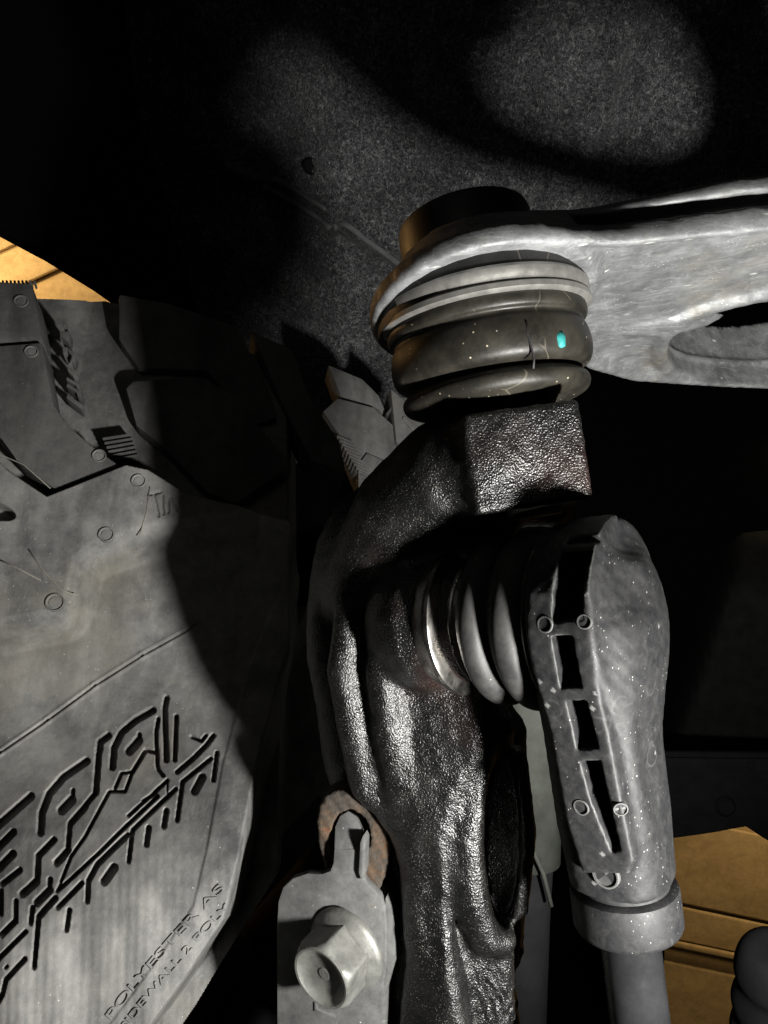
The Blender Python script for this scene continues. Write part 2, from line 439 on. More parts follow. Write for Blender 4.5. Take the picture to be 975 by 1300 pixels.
SHADOWM = Mat('near black shade', 1, 0, 0).color((.004, .004, .004)).m  # near black stand-in for shade, also used on the arch lip
SOFTBLK = plain('soft black rubber', (.010, .010, .011), .8, 0, .12)
DARKRUB = plain('black rubber', (.022, .022, .023), .55)

# ================================================================== SETTING
# garage wall far behind: ribbed tan panels
WP = Plane((0, 0, 1500), norm((.06, .03, -1)))
gw = thing('garage_wall', 'tan ribbed garage wall seen through the gaps beyond the wheel arch', 'wall', (0, -500, 1500))
def wall_board(x0, x1, y0, y1, tilt, off, th=10):
    pts = [(x0, y0), (x1, y0 + tilt*(x1-x0)), (x1, y1 + tilt*(x1-x0)), (x0, y1)]
    return prism('board', WP, pts, off, off - th, TAN, gw, bev=4.5, seg=4)
prism('backing_sheet', WP, [(600, 940), (1500, 960), (1500, 1800), (600, 1800)], 0, -12, TAN, gw)
prism('backing_sheet', WP, [(-400, 100), (150, 100), (150, 620), (-400, 620)], 0, -12, TAN, gw)
for y0, y1, off in ((1040, 1148, 14), (1153, 1196, 20), (1198, 1206, 34), (1226, 1330, 18), (1336, 1450, 14)):
    wall_board(640, 1200, y0 - 48, y1 - 48, .21, off)
for y0, y1, off in ((190, 240, 14), (245, 300, 26), (305, 330, 10), (335, 385, 26), (392, 470, 14)):
    wall_board(-160, 160, y0 + 60, y1 + 60, -.45, off)

# ================================================================== FELT LINER
FP = Plane(c(520, 300, 630), norm((.02, -.50, -.87)))
def felt_h(px, py):
    """relief of the liner in mm, along the normal towards the camera"""
    h = np.zeros_like(px)
    def seg(a, b, w, hh):
        a = np.array(a, float); b = np.array(b, float); e = b - a; t = np.clip(((px-a[0])*e[0] + (py-a[1])*e[1])/(e@e), 0, 1)
        d = np.hypot(px-a[0]-t*e[0], py-a[1]-t*e[1]); return hh * np.exp(-(d/w)**2)
    ln = lambda x: 215 + (x - 290) * .54
    h = h - 20 / (1 + np.exp(-(py - ln(px)) / 3.5))                    # step along the pressed ridge
    h += seg((290, 208), (330, 228), 5, 8) + seg((335, 240), (420, 290), 4.5, 9) + seg((345, 228), (415, 262), 4.5, 9) + seg((415, 285), (505, 335), 4.5, 9)
    h -= seg((430, 290), (445, 225), 6, 3)
    h += 5*np.sin(px*.011 + py*.006) + 2.5*np.sin(px*.031 - py*.022)
    h += 26 / (1 + np.exp(-((px - 815) + (py - 100)*.35) / 30.0)) - 10*np.exp(-((px - 800 + (py-100)*.3)/16)**2)
    
    return h
def sst(x, a, b):
    t = np.clip((x-a)/(b-a), 0, 1); return t*t*(3-2*t)
def heightfield(name, plane, fn, x0, x1, y0, y1, step, m, parent=None, keep=None, bulge=None):
    xs = np.arange(x0, x1 + step, step); ys = np.arange(y0, y1 + step, step); PX, PY = np.meshgrid(xs, ys)
    r = np.stack([(PX-487.5)/FPX, (650-PY)/FPX, np.ones_like(PX)], -1); t = (plane.o @ plane.n) / (r @ plane.n)
    if bulge is not None: t = t * bulge(PX, PY)
    P = r * t[..., None] + plane.n * fn(PX, PY)[..., None]
    ny, nx = PX.shape; I = np.arange(nx*ny).reshape(ny, nx)
    F = np.stack([I[:-1, :-1], I[1:, :-1], I[1:, 1:], I[:-1, 1:]], -1).reshape(-1, 4)
    V = P.reshape(-1, 3)
    if keep is not None:
        k = keep(PX, PY).ravel(); F = F[k[F].all(1)]; used = np.unique(F); mp = np.full(len(V), -1); mp[used] = np.arange(len(used)); V = V[used]; F = mp[F]
    return mesh_obj(name, W(V), [tuple(f) for f in F.tolist()], m, parent)
def felt_bulge(px, py): return 1 + .12 * sst(455 - px, 0, 190)
def felt_pt(px, py, off=0.0):
    return FP.hit(px, py, 0)*float(felt_bulge(px, py)) + FP.n*(float(felt_h(np.array([float(px)]), np.array([float(py)]))[0]) + off)
liner = thing('wheel_arch_liner', 'grey fibrous felt wheel arch liner with a push pin above the tyre', 'liner', c(520, 300, 630))
def felt_keep(PX, PY):
    edge = 282 + (PX - (-20)) * .62                       # cut edge of the arch at the upper left
    return ~((PX < 230) & (PY > edge)) & (PY < 600 - np.clip((PX-600)*3,0,290))
heightfield('felt_panel', FP, felt_h, -260, 1260, -220, 780, 2.5, FELT, liner, felt_keep, felt_bulge)
pp = felt_pt(395, 211, .5)
pin = lathe('push_pin', [(0, 2.0), (2.6, 1.9), (2.8, .2), (5.2, 0), (6.0, 1.8), (6.6, 1.5), (6.8, 0), (6.8, -5)], pp, FP.n, DARK, liner, 32)
LPN = Plane(c(0, 200, 430), norm((.1, -.2, -1)))
prism('liner_shade', LPN, [(-400, -400), (150, -400), (158, 20), (176, 160), (214, 268), (262, 440), (262, 470), (180, 408), (120, 366), (60, 329), (0, 297), (-20, 286), (-140, 208), (-400, 60)], 0, -3, SHADOWM, liner)  # added black sheet standing in for the shade over the liner's left side
# arch lip at the upper left: rolled dark edge in front of the garage wall
lip = [LPN.hit(x, y, 1) for x, y in ((-140, 208), (-80, 248), (-20, 286), (0, 297), (60, 329), (120, 366), (180, 408), (262, 470))]
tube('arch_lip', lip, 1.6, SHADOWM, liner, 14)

RIDGEM = plain('pressed pale felt', (.22, .225, .23), .9, 0, .1)
def ridge(pts, r):
    P = catmull(pts, 6, False)
    tube('pressed_ridge', [felt_pt(x, y, -r*.2) for x, y in P], r*1.25, RIDGEM, liner, 10)
ridge([(288, 207), (302, 216), (326, 226)], 3.2); ridge([(334, 238), (345, 242), (380, 263), (420, 289)], 1.8); ridge([(336, 237), (345, 228), (360, 232), (415, 264)], 1.6)
ridge([(424, 289), (440, 285), (465, 304), (490, 322), (512, 340)], 2.2); ridge([(322, 278), (340, 300)], .8)
# fibres standing off the felt
def fibres():
    V = []; F = []
    for k in range(9000):
        if random.random() < .6: px, py = random.gauss(500, 110), random.gauss(190, 80)
        else: px, py = random.gauss(790, 70), random.gauss(90, 60)
        if not (150 < px < 960 and -20 < py < 470) or (px < 330 and py > 300): continue
        p = felt_pt(px, py, .1)
        a = random.gauss(.7, .7); d = FP.x * math.cos(a) + FP.y * math.sin(a); L = random.uniform(.8, 2.6)
        w = np.cross(d, FP.n) * random.uniform(.05, .10)
        b = p + d*L*.5 + FP.n * random.uniform(.2, .8); e = p + d*L + FP.n * random.uniform(-.2, .6)
        i = len(V); V += [p-w, p+w, b+w, b-w, e+w*.4, e-w*.4]; F += [(i, i+1, i+2, i+3), (i+3, i+2, i+4, i+5)]
    o = mesh_obj('felt_fibre', W(np.array(V)), F, plain('pale felt fibre', (.26, .27, .28), .9), liner, False)
    o['kind'] = 'stuff'
fibres()

# inner chassis: frame beam and felt-covered panel at the right, dim
ww = thing('inner_wing', 'dim felt covered inner wing beyond the link rod, above the frame rail', 'inner wing', c(900, 800, 800))
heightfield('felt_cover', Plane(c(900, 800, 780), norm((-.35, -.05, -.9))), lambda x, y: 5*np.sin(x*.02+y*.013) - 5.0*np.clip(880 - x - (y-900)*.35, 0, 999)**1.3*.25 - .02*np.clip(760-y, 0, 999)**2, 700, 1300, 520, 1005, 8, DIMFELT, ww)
SHP = Plane(c(700, 800, 860), (0, 0, -1))
prism('dark_backdrop', SHP, [(330, 330), (1500, 330), (1500, 1030), (850, 1030), (830, 1600), (180, 1600), (180, 1150), (260, 700)], 0, -4, SHADOWM, ww)  # added black backdrop, stands for the unlit inside of the wheel well
RP = Plane(c(900, 1010, 640), norm((-.05, .05, -1)), (1, 0, 0))
rail = thing('frame_rail', 'black painted frame rail crossing behind the plastic link above the tan wall', 'frame rail', c(900, 1010, 640))
prism('rail', RP, [(610, 952), (1260, 958), (1260, 1078), (975, 1068), (948, 1050), (905, 1058), (835, 1068), (610, 1075)], 0, -8, DARK, rail, bev=2.5, seg=3)
lathe('rail_bolt', [(0, 3.2), (6, 3.0), (8.4, .8), (8.8, -1), (14, -1.2), (14.8, -3), (14.8, -4)], RP.hit(921, 1024, 1), RP.n, DARK, rail, 40)
prism('seam_plate', RP, [(836, 962), (1200, 966), (1200, 984), (836, 980)], 3, -4, DARK, rail, bev=1)
lathe('rail_plug', [(0, 1.0), (3, .9), (3.6, 0), (3.6, -1)], RP.hit(953, 972, 3), RP.n, DARK, rail, 24)

# grey body of the damper between knuckle and link
dmp = thing('shock_absorber', 'dusty grey green shock absorber body partly hidden behind the knuckle', 'shock absorber', c(700, 1000, 290))
tube('damper_body', [c(668, 740, 330), c(672, 900, 330), c(668, 1090, 330)], [15, 15, 15], GREYPLATE, dmp, 48)
tube('lower_tube', [c(668, 1090, 330), c(664, 1150, 330), c(655, 1400, 330)], [12, 12, 12], DARK, dmp, 48)
tube('brake_line', [c(640, 1010, 308), c(668, 1060, 308), c(690, 1110, 310), c(700, 1150, 312)], .9, GREYPLATE, dmp, 12)

# round black rubber at the lower right corner
bs = lathe('bump_stop', [(0, 26), (8, 26), (12, 22), (13.5, 14), (12, 8), (14.5, 0), (13, -8), (15, -14), (15, -30)], c(985, 1275, 260), norm((-.15, .9, -.3)), SOFTBLK, None, 64, sub=4)
tag(bs, 'round black rubber bump stop in the lower right corner', 'bump stop')

# rubber hose beside the tyre bead
ho = thing('rubber_hose', 'dusty black rubber hose running up beside the bead of the tyre', 'hose', c(230, 1280, 240))
tube('hose_body', [c(130, 1420, 270), c(205, 1310, 277), c(268, 1222, 285), c(300, 1180, 290)], [10.5, 10.5, 10.5, 10.0], m_rubber('hose rubber', .02, .07, .4), ho, 40)
tube('crimp_sleeve', [c(262, 1231, 284.2), c(286, 1198, 288)], [11.6, 11.4], DARKRUB, ho, 40)
ha = tag(tube('axle_shaft', [c(150, 1500, 285), c(330, 1230, 300), c(520, 1010, 320)], 17, SOFTBLK, None, 40), 'black axle shaft lying in the dark behind the bracket', 'axle shaft')

# ================================================================== TYRE
TN = norm((.2, .35, -.9)); TP = Plane(norm((-.5, -.16, 1)) * 1.0 * 300, TN)
# put the plane so that photo point (0,800) lies 269 mm away
r0 = np.array([-.52, -.16, 1.0]); TS = 1.0; TP.o = r0 * 269 * TS
def zoomA(p): return (p[0]/3.25, 860 + p[1]/3.25)
def zoomB(p): return (p[0]/5.417, 1060 + p[1]/5.417)
STA = [([(-60,650),(0,600),(125,490)],26),([(-60,745),(0,690),(52,638)],24),([(-60,835),(0,780),(50,728)],26),
 ([(165,640),(170,560),(200,480),(260,410),(355,345)],24),([(252,548),(293,505)],30),([(300,465),(297,500)],12),
 ([(408,300),(412,265),(445,240)],22),([(393,475),(405,315)],20),([(352,525),(393,475)],16),([(350,532),(290,600)],20),([(287,600),(277,705)],16),([(277,715),(232,765)],24),
 ([(462,370),(468,290),(500,225),(560,175),(630,135)],22),([(532,303),(570,260)],28),([(574,235),(571,260)],14),
 ([(687,85),(678,130),(685,340)],18),([(652,170),(642,230),(650,380),(672,405)],12),([(727,160),(720,340)],14),
 ([(730,390),(800,330),(850,280),(880,240)],15),([(790,245),(830,262),(850,240)],10),
 ([(235,880),(290,740),(350,655),(450,470),(515,470),(545,390),(500,395),(470,465)],9),([(545,390),(600,300),(640,310)],12),
 ([(235,882),(400,730),(520,612),(650,490)],11),([(530,570),(690,425)],11),([(590,510),(640,480)],12),
 ([(530,760),(545,630),(660,520),(725,460)],13),([(357,925),(362,840),(400,770),(525,650)],17),([(427,843),(468,785)],28),
 ([(603,690),(612,620)],17),([(675,615),(685,550)],17),([(730,590),(752,430),(870,335)],13),([(802,470),(833,412)],25),([(880,425),(895,310)],13),
 ([(152,835),(157,735),(220,670)],20),([(148,842),(92,893)],25),([(10,850),(80,795)],18),([(5,880),(5,975)],14),([(152,928),(203,877)],25),
 ([(165,980),(225,912)],20),([(237,950),(335,850)],16),([(205,832),(203,870)],16),([(690,425),(690,480)],4)]
STB = [([(210,605),(222,500)],28),([(232,910),(265,560),(380,432)],28),([(108,455),(106,575)],28),([(10,685),(105,590)],32),([(-60,900),(0,840),(150,690),(175,665)],24),
 ([(-20,1150),(10,1100),(35,1000),(170,852)],28),([(452,655),(470,520)],28),([(35,915),(50,900)],14)]
STROKES = [([zoomA(p) for p in s], w/3.25) for s, w in STA] + [([zoomB(p) for p in s], w/5.417) for s, w in STB]
TWI = [([(192,643),(207,640)],2.6),([(199,643),(204,667)],1.8),([(204,666),(204,669)],2.8),([(209,643),(210,667)],2.4),([(216,650),(216,665)],2.6),([(218,646),(227,662)],2.4)]
def seg_d(px, py, a, b):
    e = (b[0]-a[0], b[1]-a[1]); L = e[0]**2 + e[1]**2
    t = np.clip(((px-a[0])*e[0] + (py-a[1])*e[1])/L, 0, 1); return np.hypot(px-a[0]-t*e[0], py-a[1]-t*e[1])
def sst(x, a, b):
    t = np.clip((x-a)/(b-a), 0, 1); return t*t*(3-2*t)
SH_LOW = [(-80, 815), (0, 800), (82, 784), (92, 765), (101, 722), (118, 705), (160, 690), (212, 676), (260, 668), (330, 660), (420, 700), (560, 760)]
BEAD = [(430, 700), (362, 860), (330, 980), (309, 1090), (290, 1170), (245, 1237), (200, 1300), (140, 1380)]
def tyre_h(px, py):
    h = np.zeros_like(px)
    # gentle sidewall undulation running down towards the bead
    h += .7*np.sin((px*.9 - py*.12)*.045)*sst(py, 1020, 1180) + .35*np.sin((px - py*.1)*.11 + 1)*sst(py, 1050, 1200)
    # shoulder: raised above the sidewall, ramped edge
    poly = np.array([(-400, 815)] + SH_LOW + [(900, 760), (900, 0), (-400, 0)], float)
    sd = poly_sd(px, py, poly)                           # negative inside the shoulder
    h += 13.0 * sst(-sd, -34, 4)
    # upper zone falls back: groove floor behind the tread blocks
    up = poly_sd(px, py, np.array([(-400, 570), (0, 590), (20, 613), (68, 645), (164, 606), (192, 612), (240, 642), (300, 655), (420, 690), (900, 760), (900, 0), (-400, 0)], float))
    h -= 20 * sst(-up, -1.0, 3)
    h -= 26 * sst(-up, 60, 420)
    h -= 70*sst(px, 365, 400)
    # mould line
    for a, b in zip([(-60, 1000), (0, 955), (60, 914), (120, 870), (180, 832)], [(0, 955), (60, 914), (120, 870), (180, 832), (250, 793)]):
        d = seg_d(px, py, a, b); h -= .9*np.exp(-(d/1.3)**2); h += .35*np.exp(-((d-3)/2.0)**2)
    lower = (py > 840) & (px < 330)
    g = np.zeros_like(px)
    if lower.any():
        X = px[lower]; Y = py[lower]; gg = np.zeros_like(X)
        for pts, w in STROKES:
            d = None
            for a, b in zip(pts[:-1], pts[1:]):
                q = seg_d(X, Y, a, b); d = q if d is None else np.minimum(d, q)
            gg = np.maximum(gg, 1 - sst(d, w*.62 - .7, w*.62 + .6))
        g[lower] = gg
    h -= 5.0 * g
    m = (px > 180) & (px < 240) & (py > 630) & (py < 680)
    if m.any():
        X = px[m]; Y = py[m]; gg = np.zeros_like(X)
        for pts, w in TWI: 
            for a, b in zip(pts[:-1], pts[1:]): gg = np.maximum(gg, 1 - sst(seg_d(X, Y, a, b), w*.5-.5, w*.5+.7))
        h[m] -= 1.0*gg
    # oval pit at the left edge
    d = np.hypot((px+4)/34.0, (py-662 - (px)*.25)/12.0); h -= 7*(1 - sst(d, .86, 1.04))*(px > -60)
    # bead: rolls back
    bd = poly_sd(px, py, np.array([(900, 300)] + BEAD + [(140, 2000), (1500, 2000), (1500, 300)], float))   # negative beyond the bead
    h -= 40 * sst(-bd, -9, 22)**1.0
    h -= 1.2*(1 - sst(bd, 2, 7))
    # bead text band slightly raised
    h += .5*(1 - sst(bd, 46, 50))
    # fine radial flow lines
    h += (.04)*np.sin(px*.55 + 2*np.sin(py*.01))*sst(py, 1000, 1150)
    return h
def tyre_bulge(px, py):
    """the sidewall swells towards the bead"""
    return 1 - .17 * sst(py + px*.35, 880, 1250)
def tyre_keep(PX, PY):
    top = poly_sd(PX, PY, np.array([(-400, 340), (60, 340), (125, 342), (210, 366), (380, 446), (470, 486), (550, 545), (640, 620), (700, 720), (700, 900), (500, 1100), (460, 1010), (395, 1080), (325, 1190), (240, 1330), (180, 1420), (-400, 1420)], float))
    return (top < 0) & ~((PX > 398) & (PY < 720))
tyre = thing('tyre', 'large dusty off road tyre with chunky shoulder blocks and moulded sidewall lettering', 'tyre', c(0, 800, 269))
heightfield('sidewall', TP, tyre_h, -70, 700, 335, 1400, 1.25, RUBBER, tyre, tyre_keep, tyre_bulge)
def blk(name, pts, top, bot, bev=.9, m=None): return prism(name, TP, pts, top, bot, m or RUBBER_BLOCK, tyre, bev=bev, seg=2)
B = []
B.append(blk('tread_block', [(-70, 350), (0, 357), (40, 359), (48, 392), (53, 428), (0, 432), (-70, 436)], 9.5, -22, 1.3))
B.append(blk('tread_block', [(-70, 444), (0, 438), (54, 434), (60, 470), (68, 512), (84, 536), (112, 562), (153, 591), (70, 622), (45, 604), (20, 584), (0, 556), (-70, 480)], 10.0, -16, 1.5))
# raised stubble row on the top edge
for k in range(9): blk('mould_rib', [(2 + k*5, 355.5), (4.6 + k*5, 355.6), (4.6 + k*5, 358.5), (2 + k*5, 358.5)], 6.6, 2, bev=.15)
# dim blocks further round the tyre
B.append(blk('tread_block', [(158, 492), (168, 482), (250, 476), (300, 500), (345, 560), (372, 590), (300, 640), (262, 625), (215, 575), (172, 540)], 1.0, -22, 2.2))
B.append(blk('tread_block', [(150, 372), (215, 384), (300, 412), (330, 470), (352, 530), (322, 540), (262, 470), (175, 468), (150, 430)], -6.0, -30, 2.0))
B.append(blk('tread_block', [(318, 418), (372, 442), (392, 500), (432, 560), (440, 600), (395, 585), (352, 500)], -7.0, -30, 2.0))
# lit blocks behind the top of the knuckle
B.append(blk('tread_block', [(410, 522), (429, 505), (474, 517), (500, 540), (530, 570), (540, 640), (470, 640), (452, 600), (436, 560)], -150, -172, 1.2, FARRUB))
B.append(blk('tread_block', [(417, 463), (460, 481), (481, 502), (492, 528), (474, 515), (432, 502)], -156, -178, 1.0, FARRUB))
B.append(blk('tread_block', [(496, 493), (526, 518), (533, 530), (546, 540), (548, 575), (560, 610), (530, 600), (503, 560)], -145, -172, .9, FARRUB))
# steps / sipes on the lit blocks
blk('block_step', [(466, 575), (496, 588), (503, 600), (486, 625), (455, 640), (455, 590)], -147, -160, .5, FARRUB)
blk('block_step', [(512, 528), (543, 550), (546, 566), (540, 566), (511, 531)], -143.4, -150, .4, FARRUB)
blk('sipe_bar', [(490, 525), (498, 515), (500, 517), (492, 528)], -148, -160, .2)
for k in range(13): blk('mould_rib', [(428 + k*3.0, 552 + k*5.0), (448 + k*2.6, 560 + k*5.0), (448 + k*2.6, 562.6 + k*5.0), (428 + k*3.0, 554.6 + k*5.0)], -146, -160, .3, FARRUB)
for k in range(6): blk('mould_rib', [(130 + k*2.4, 555.5 + k*5.4), (166 + k*2, 550 + k*5.2), (166 + k*2, 551.8 + k*5.2), (130 + k*2.4, 557.4 + k*5.4)], 1.6, -6, .2)
# raised characters in the groove between the blocks
for pts in ([(86,500),(105,514),(103,519),(84,505)], [(86,486),(103,498),(104,504),(98,502),(97,498),(84,490)], [(85,478),(101,488),(102,494),(97,492),(96,489),(84,482)], [(85,464),(97,470),(99,478),(93,478),(86,471)],
            [(79,440),(86,441),(85,448),(80,449)], [(86,446),(92,444),(96,450),(93,459),(90,458),(91,451)], [(76,420),(89,421),(87,434),(82,430),(77,427)], [(80,409),(84,409),(84,414),(80,414)]):
    blk('raised_character', pts, 1.8, -6, .25)
# moulding studs
for (px, py, r, off) in ((27, 383, 2.8, 9.5), (40, 447, 2.6, 10.0), (126, 579, 2.6, 10.0), (176, 611, 2.7, 13), (135, 679, 2.8, 13), (70, 765, 3.2, 13)):
    o_ = lathe('vent_stud', [(0, .45), (r*.62, .4), (r*.68, .05), (r*.8, .1), (r*.92, .8), (r, .75), (r*1.02, 0), (r*1.02, -1)], TP.hit(px, py, off), TN, RUBBER, tyre, 28)
# worn flash lines on the shoulder
def flash(pts, w, off):
    tube('flash_line', [TP.hit(x, y, off) for x, y in pts], w, m_flash, tyre, 8)
m_flash = plain('dusty rubber flash', (.22, .21, .18), .8)
flash([(36, 697), (55, 725), (80, 750), (98, 756)], .28, 13.0); flash([(0, 711), (20, 720), (52, 737)], .3, 13.0); flash([(190, 618), (186, 650), (177, 682)], .25, 13.0)
flash([(0, 577), (0.5, 577), (30, 590), (64, 620)], .22, 10.1)
# moulded bead text
def bead_text(txt, p0, p1, size_px):
    cu = bpy.data.curves.new('moulded_text', 'FONT'); cu.body = txt; cu.size = 1; cu.extrude = 0.0
    o = bpy.data.objects.new('moulded_text', cu); C.objects.link(o); dg = bpy.context.evaluated_depsgraph_get()
    me = bpy.data.meshes.new_from_object(o.evaluated_get(dg)); bpy.data.objects.remove(o)
    co = np.zeros(len(me.vertices)*3); me.vertices.foreach_get('co', co); co = co.reshape(-1, 3)
    Wd_ = co[:, 0].max(); p0 = np.array(p0, float); p1 = np.array(p1, float); u = p1 - p0; L = np.hypot(*u); u /= L; nrm = np.array([u[1], -u[0]])
    bow = 4.0
    P = []
    for x, y, z in co:
        t = x/Wd_; q = p0 + u*L*t + nrm*(y*size_px + bow*4*t*(1-t)); hh = float(tyre_h(np.array([q[0]]), np.array([q[1]]))[0])
        P.append(TP.hit(q[0], q[1], 0)*float(tyre_bulge(q[0], q[1])) + TN*(hh + .55))
    bm = bmesh.new(); bm.from_mesh(me)
    for v, p in zip(bm.verts, P): v.co = W(p)
    r = bmesh.ops.extrude_face_region(bm, geom=list(bm.faces)); dn = Wd(-TN)*.0012
    for v in [g for g in r['geom'] if isinstance(g, bmesh.types.BMVert)]: v.co += Vector(dn)
    bmesh.ops.recalc_face_normals(bm, faces=bm.faces); bm.to_mesh(me); bm.free()
    o = link('moulded_text', me, RUBBER, tyre, False)
bead_text('POLYESTER AS', (140, 1297), (286, 1128), 15)
bead_text('SIDEWALL 2 POLY', (158, 1310), (293, 1152), 13)

# ================================================================== STEERING KNUCKLE
kn = thing('steering_knuckle', 'wet looking black cast steering knuckle with curved neck and tall oval slot', 'steering knuckle', c(560, 1280, 215))
JU = norm((-.14, .985, .03)); JO = c(622, 455, 193)              # upper ball joint axis and origin
LS = norm((.80, .097, -.60)); LR0 = np.array([.12, -.99, 0]); LR = norm(LR0 - LS*(LR0@LS)); LT = norm(np.cross(LS, LR)); 
if LT[2] > 0: LT = -LT
LH = c(745, 785, 170)
def knuckle(X, Y, Z):
    X2 = X[:, :, 0]; Y2 = Y[:, :, 0]; X2, Y2 = np.broadcast_arrays(X2, Y2)
    def P(pts, z, n=5): return catmull([P2(z)(*p) for p in pts], n)
    A = P([(386,830),(390,745),(402,685),(428,640),(480,600),(545,562),(610,548),(690,530),(715,560),(715,630),(672,655),(655,720),(652,800),(655,890),(660,950),(664,1010),(664,1080),(660,1170),(654,1230),(650,1360),(470,1360),(480,1200),(455,1060),(414,1000),(398,900)], 212)
    Bp = P([(448,1005),(435,925),(430,850),(440,765),(468,695),(512,648),(590,590),(680,560),(712,600),(668,650),(640,720),(640,900),(652,1000),(652,1150),(640,1360),(516,1360),(516,1200),(505,1090),(480,1040)], 200)
    Cp = P([(505,1030),(488,930),(480,850),(494,760),(514,690),(548,632),(620,596),(672,590),(660,650),(632,720),(625,800),(625,900),(618,950),(585,1020),(575,1100),(578,1200),(600,1360),(552,1360),(548,1200),(540,1090)], 192)
    dA = poly_sd(X2, Y2, A)[:, :, None]; dB = poly_sd(X2, Y2, Bp)[:, :, None]; dC = poly_sd(X2, Y2, Cp)[:, :, None]
    # rib-shaped layers, the front ones bulge towards the camera
    d = ext(dA, np.abs(Z - 228.5) - 19.5, 10)
    d = smin(d, ext(dB, np.abs(Z - 216) - 19.5, 4), 2)
    d = smin(d, ext(dC, np.abs(Z - 216 + .32*(X - 8)) - 24.5, 5), 2)
    d = smin(d, chain(X, Y, Z, [c(500, 665, 206), c(468, 700, 203), c(444, 765, 200), c(434, 850, 199), c(448, 925, 199), c(462, 990, 201)], [2, 3, 3.6, 4, 4, 3]), 3)
    d = smin(d, chain(X, Y, Z, [c(560, 622, 190), c(522, 680, 192), c(502, 760, 194), c(487, 850, 194), c(496, 930, 195), c(510, 1010, 197), c(528, 1080, 199)], [3, 4, 4.5, 4.8, 4.8, 4, 3]), 3)
    # square boss that holds the ball stud
    o = c(651, 590, 188); ax = norm(np.cross(JU, [0, 0, -1.])); ax = ax if ax[0] > 0 else -ax; az = np.cross(ax, JU)
    q = [(X-o[0])*v[0] + (Y-o[1])*v[1] + (Z-o[2])*v[2] for v in (ax, JU, az)]
    bx = [np.abs(q[0] - .0) - 13.6, np.abs(q[1]) - 11.6, np.abs(q[2]) - 20]
    b = [v + 1.4 for v in bx]
    bd = np.minimum(np.maximum(np.maximum(b[0], b[1]), b[2]), 0) + np.sqrt(sum(np.maximum(v, 0)**2 for v in b)) - 1.4
    d = smin(d, bd, 3.0)
    # cheek hollow in the boss face and web running into the neck
    d = smax(d, -chain(X, Y, Z, [c(668, 568, 163), c(672, 600, 164)], 5.0), 4)
    d = smin(d, chain(X, Y, Z, [c(462, 740, 210), c(515, 650, 198), c(570, 606, 189), c(628, 588, 181)], [12, 14, 15, 12.5]), 5)
    d = smin(d, chain(X, Y, Z, [c(662, 630, 192), c(700, 640, 192)], [8, 6]), 4)
    # boss for the link stud
    e = LH - LS*40; f = LH - LS*33
    d = smin(d, chain(X, Y, Z, [LH - LS*42, LH - LS*36.5], [18.5, 16.5]), 2.5)
    # small knob under the boots
    d = smin(d, ellipsoid(X, Y, Z, c(612, 925, 196), (8.5, 8.5, 9)), 3)
    d = smax(d, -chain(X, Y, Z, [c(560, 915, 178), c(578, 960, 177), c(590, 990, 178)], 6.5), 5)
    # raised lip round the oval slot, hollow beside it
    lipz = 194
    lp = [c(632, 950, lipz), c(607, 985, lipz), c(594, 1060, lipz), c(597, 1135, lipz), c(618, 1190, lipz+1), c(640, 1195, lipz+2)]
    d = smin(d, chain(X, Y, Z, lp, [3, 4.5, 5.5, 5.5, 4.5, 3]), 3)
    d = smin(d, chain(X, Y, Z, [c(655, 960, 200), c(662, 1060, 200), c(657, 1150, 201)], [3, 4, 3]), 3)
    d = smax(d, -chain(X, Y, Z, [c(553, 1060, 181), c(553, 1130, 181), c(570, 1185, 182), c(592, 1205, 183)], [3, 6, 7.5, 5]), 4)
    d = smin(d, chain(X, Y, Z, [c(536, 1060, 197), c(538, 1180, 197), c(560, 1240, 198), c(560, 1350, 198)], [4, 5, 6, 6]), 4)
    # the slot itself, deep
    vd = norm(c(638, 1065, 200)); s0 = c(638, 1065, 200)
    t = (Z - s0[2]) / vd[2]; sx = X - s0[0] - vd[0]*t; sy = Y - s0[1] - vd[1]*t
    slot = (np.sqrt((sx/5.0)**2 + (sy/23.5)**2) - 1) * 5.0
    slot = np.maximum(slot, (Z - 217))
    d = smin(d, chain(X, Y, Z, [c(634, 930, 222), c(634, 1060, 222), c(630, 1200, 222)], [8, 8.8, 8]), 3)
    d = smax(d, -slot, 1.2)
    # flat ground bottom at lower right
    # unevenness of the sand casting
    d = d + .12*np.sin(X*.9 + 1.3*np.sin(Y*.45))*np.sin(Y*.8 + Z*.6) + .12*np.sin(X*2.1 + Y*1.4)*np.sin(Z*1.9 - Y*1.1)
    rough = np.clip((-(Y) - 118)/12, 0, 1)*np.clip((X - 22)/6, 0, 1)
    d = d + rough*.45*np.sin(X*2.6 + 2*np.sin(Y*.35))*np.sin(Y*1.1)
    return d
sdf_obj('casting', knuckle, (-34, -165, 160), (58, 36, 250), .7, CAST, kn)
# rusty ear with a hole
EP = Plane(c(448, 1060, 204), norm((-.25, -.1, -1)))
def ear(X, Y, Z):
    X2, Y2 = np.broadcast_arrays(X[:, :, 0], Y[:, :, 0])
    out = catmull([EP.uv(*p) for p in [(432,1005),(462,1008),(485,1025),(496,1060),(494,1095),(484,1125),(468,1150),(430,1145),(412,1105),(403,1070),(402,1035),(412,1012)]], 6)
    hol = catmull([EP.uv(*p) for p in [(444,1029),(461,1038),(470,1060),(463,1085),(444,1095),(426,1085),(420,1060),(427,1038)]], 6)
    d = ext(poly_sd(X2, Y2, out)[:, :, None], np.abs(Z + 6) - 6, 1.3)
    d = smax(d, -poly_sd(X2, Y2, hol)[:, :, None], .8)
    return d + .18*np.sin(X*1.7+Y)*np.sin(Y*2.1)
sdf_obj('eyelet', ear, (-16, -30, -14), (16, 22, 3), .5, RUST, kn, (EP.o, EP.x, EP.y, EP.n))

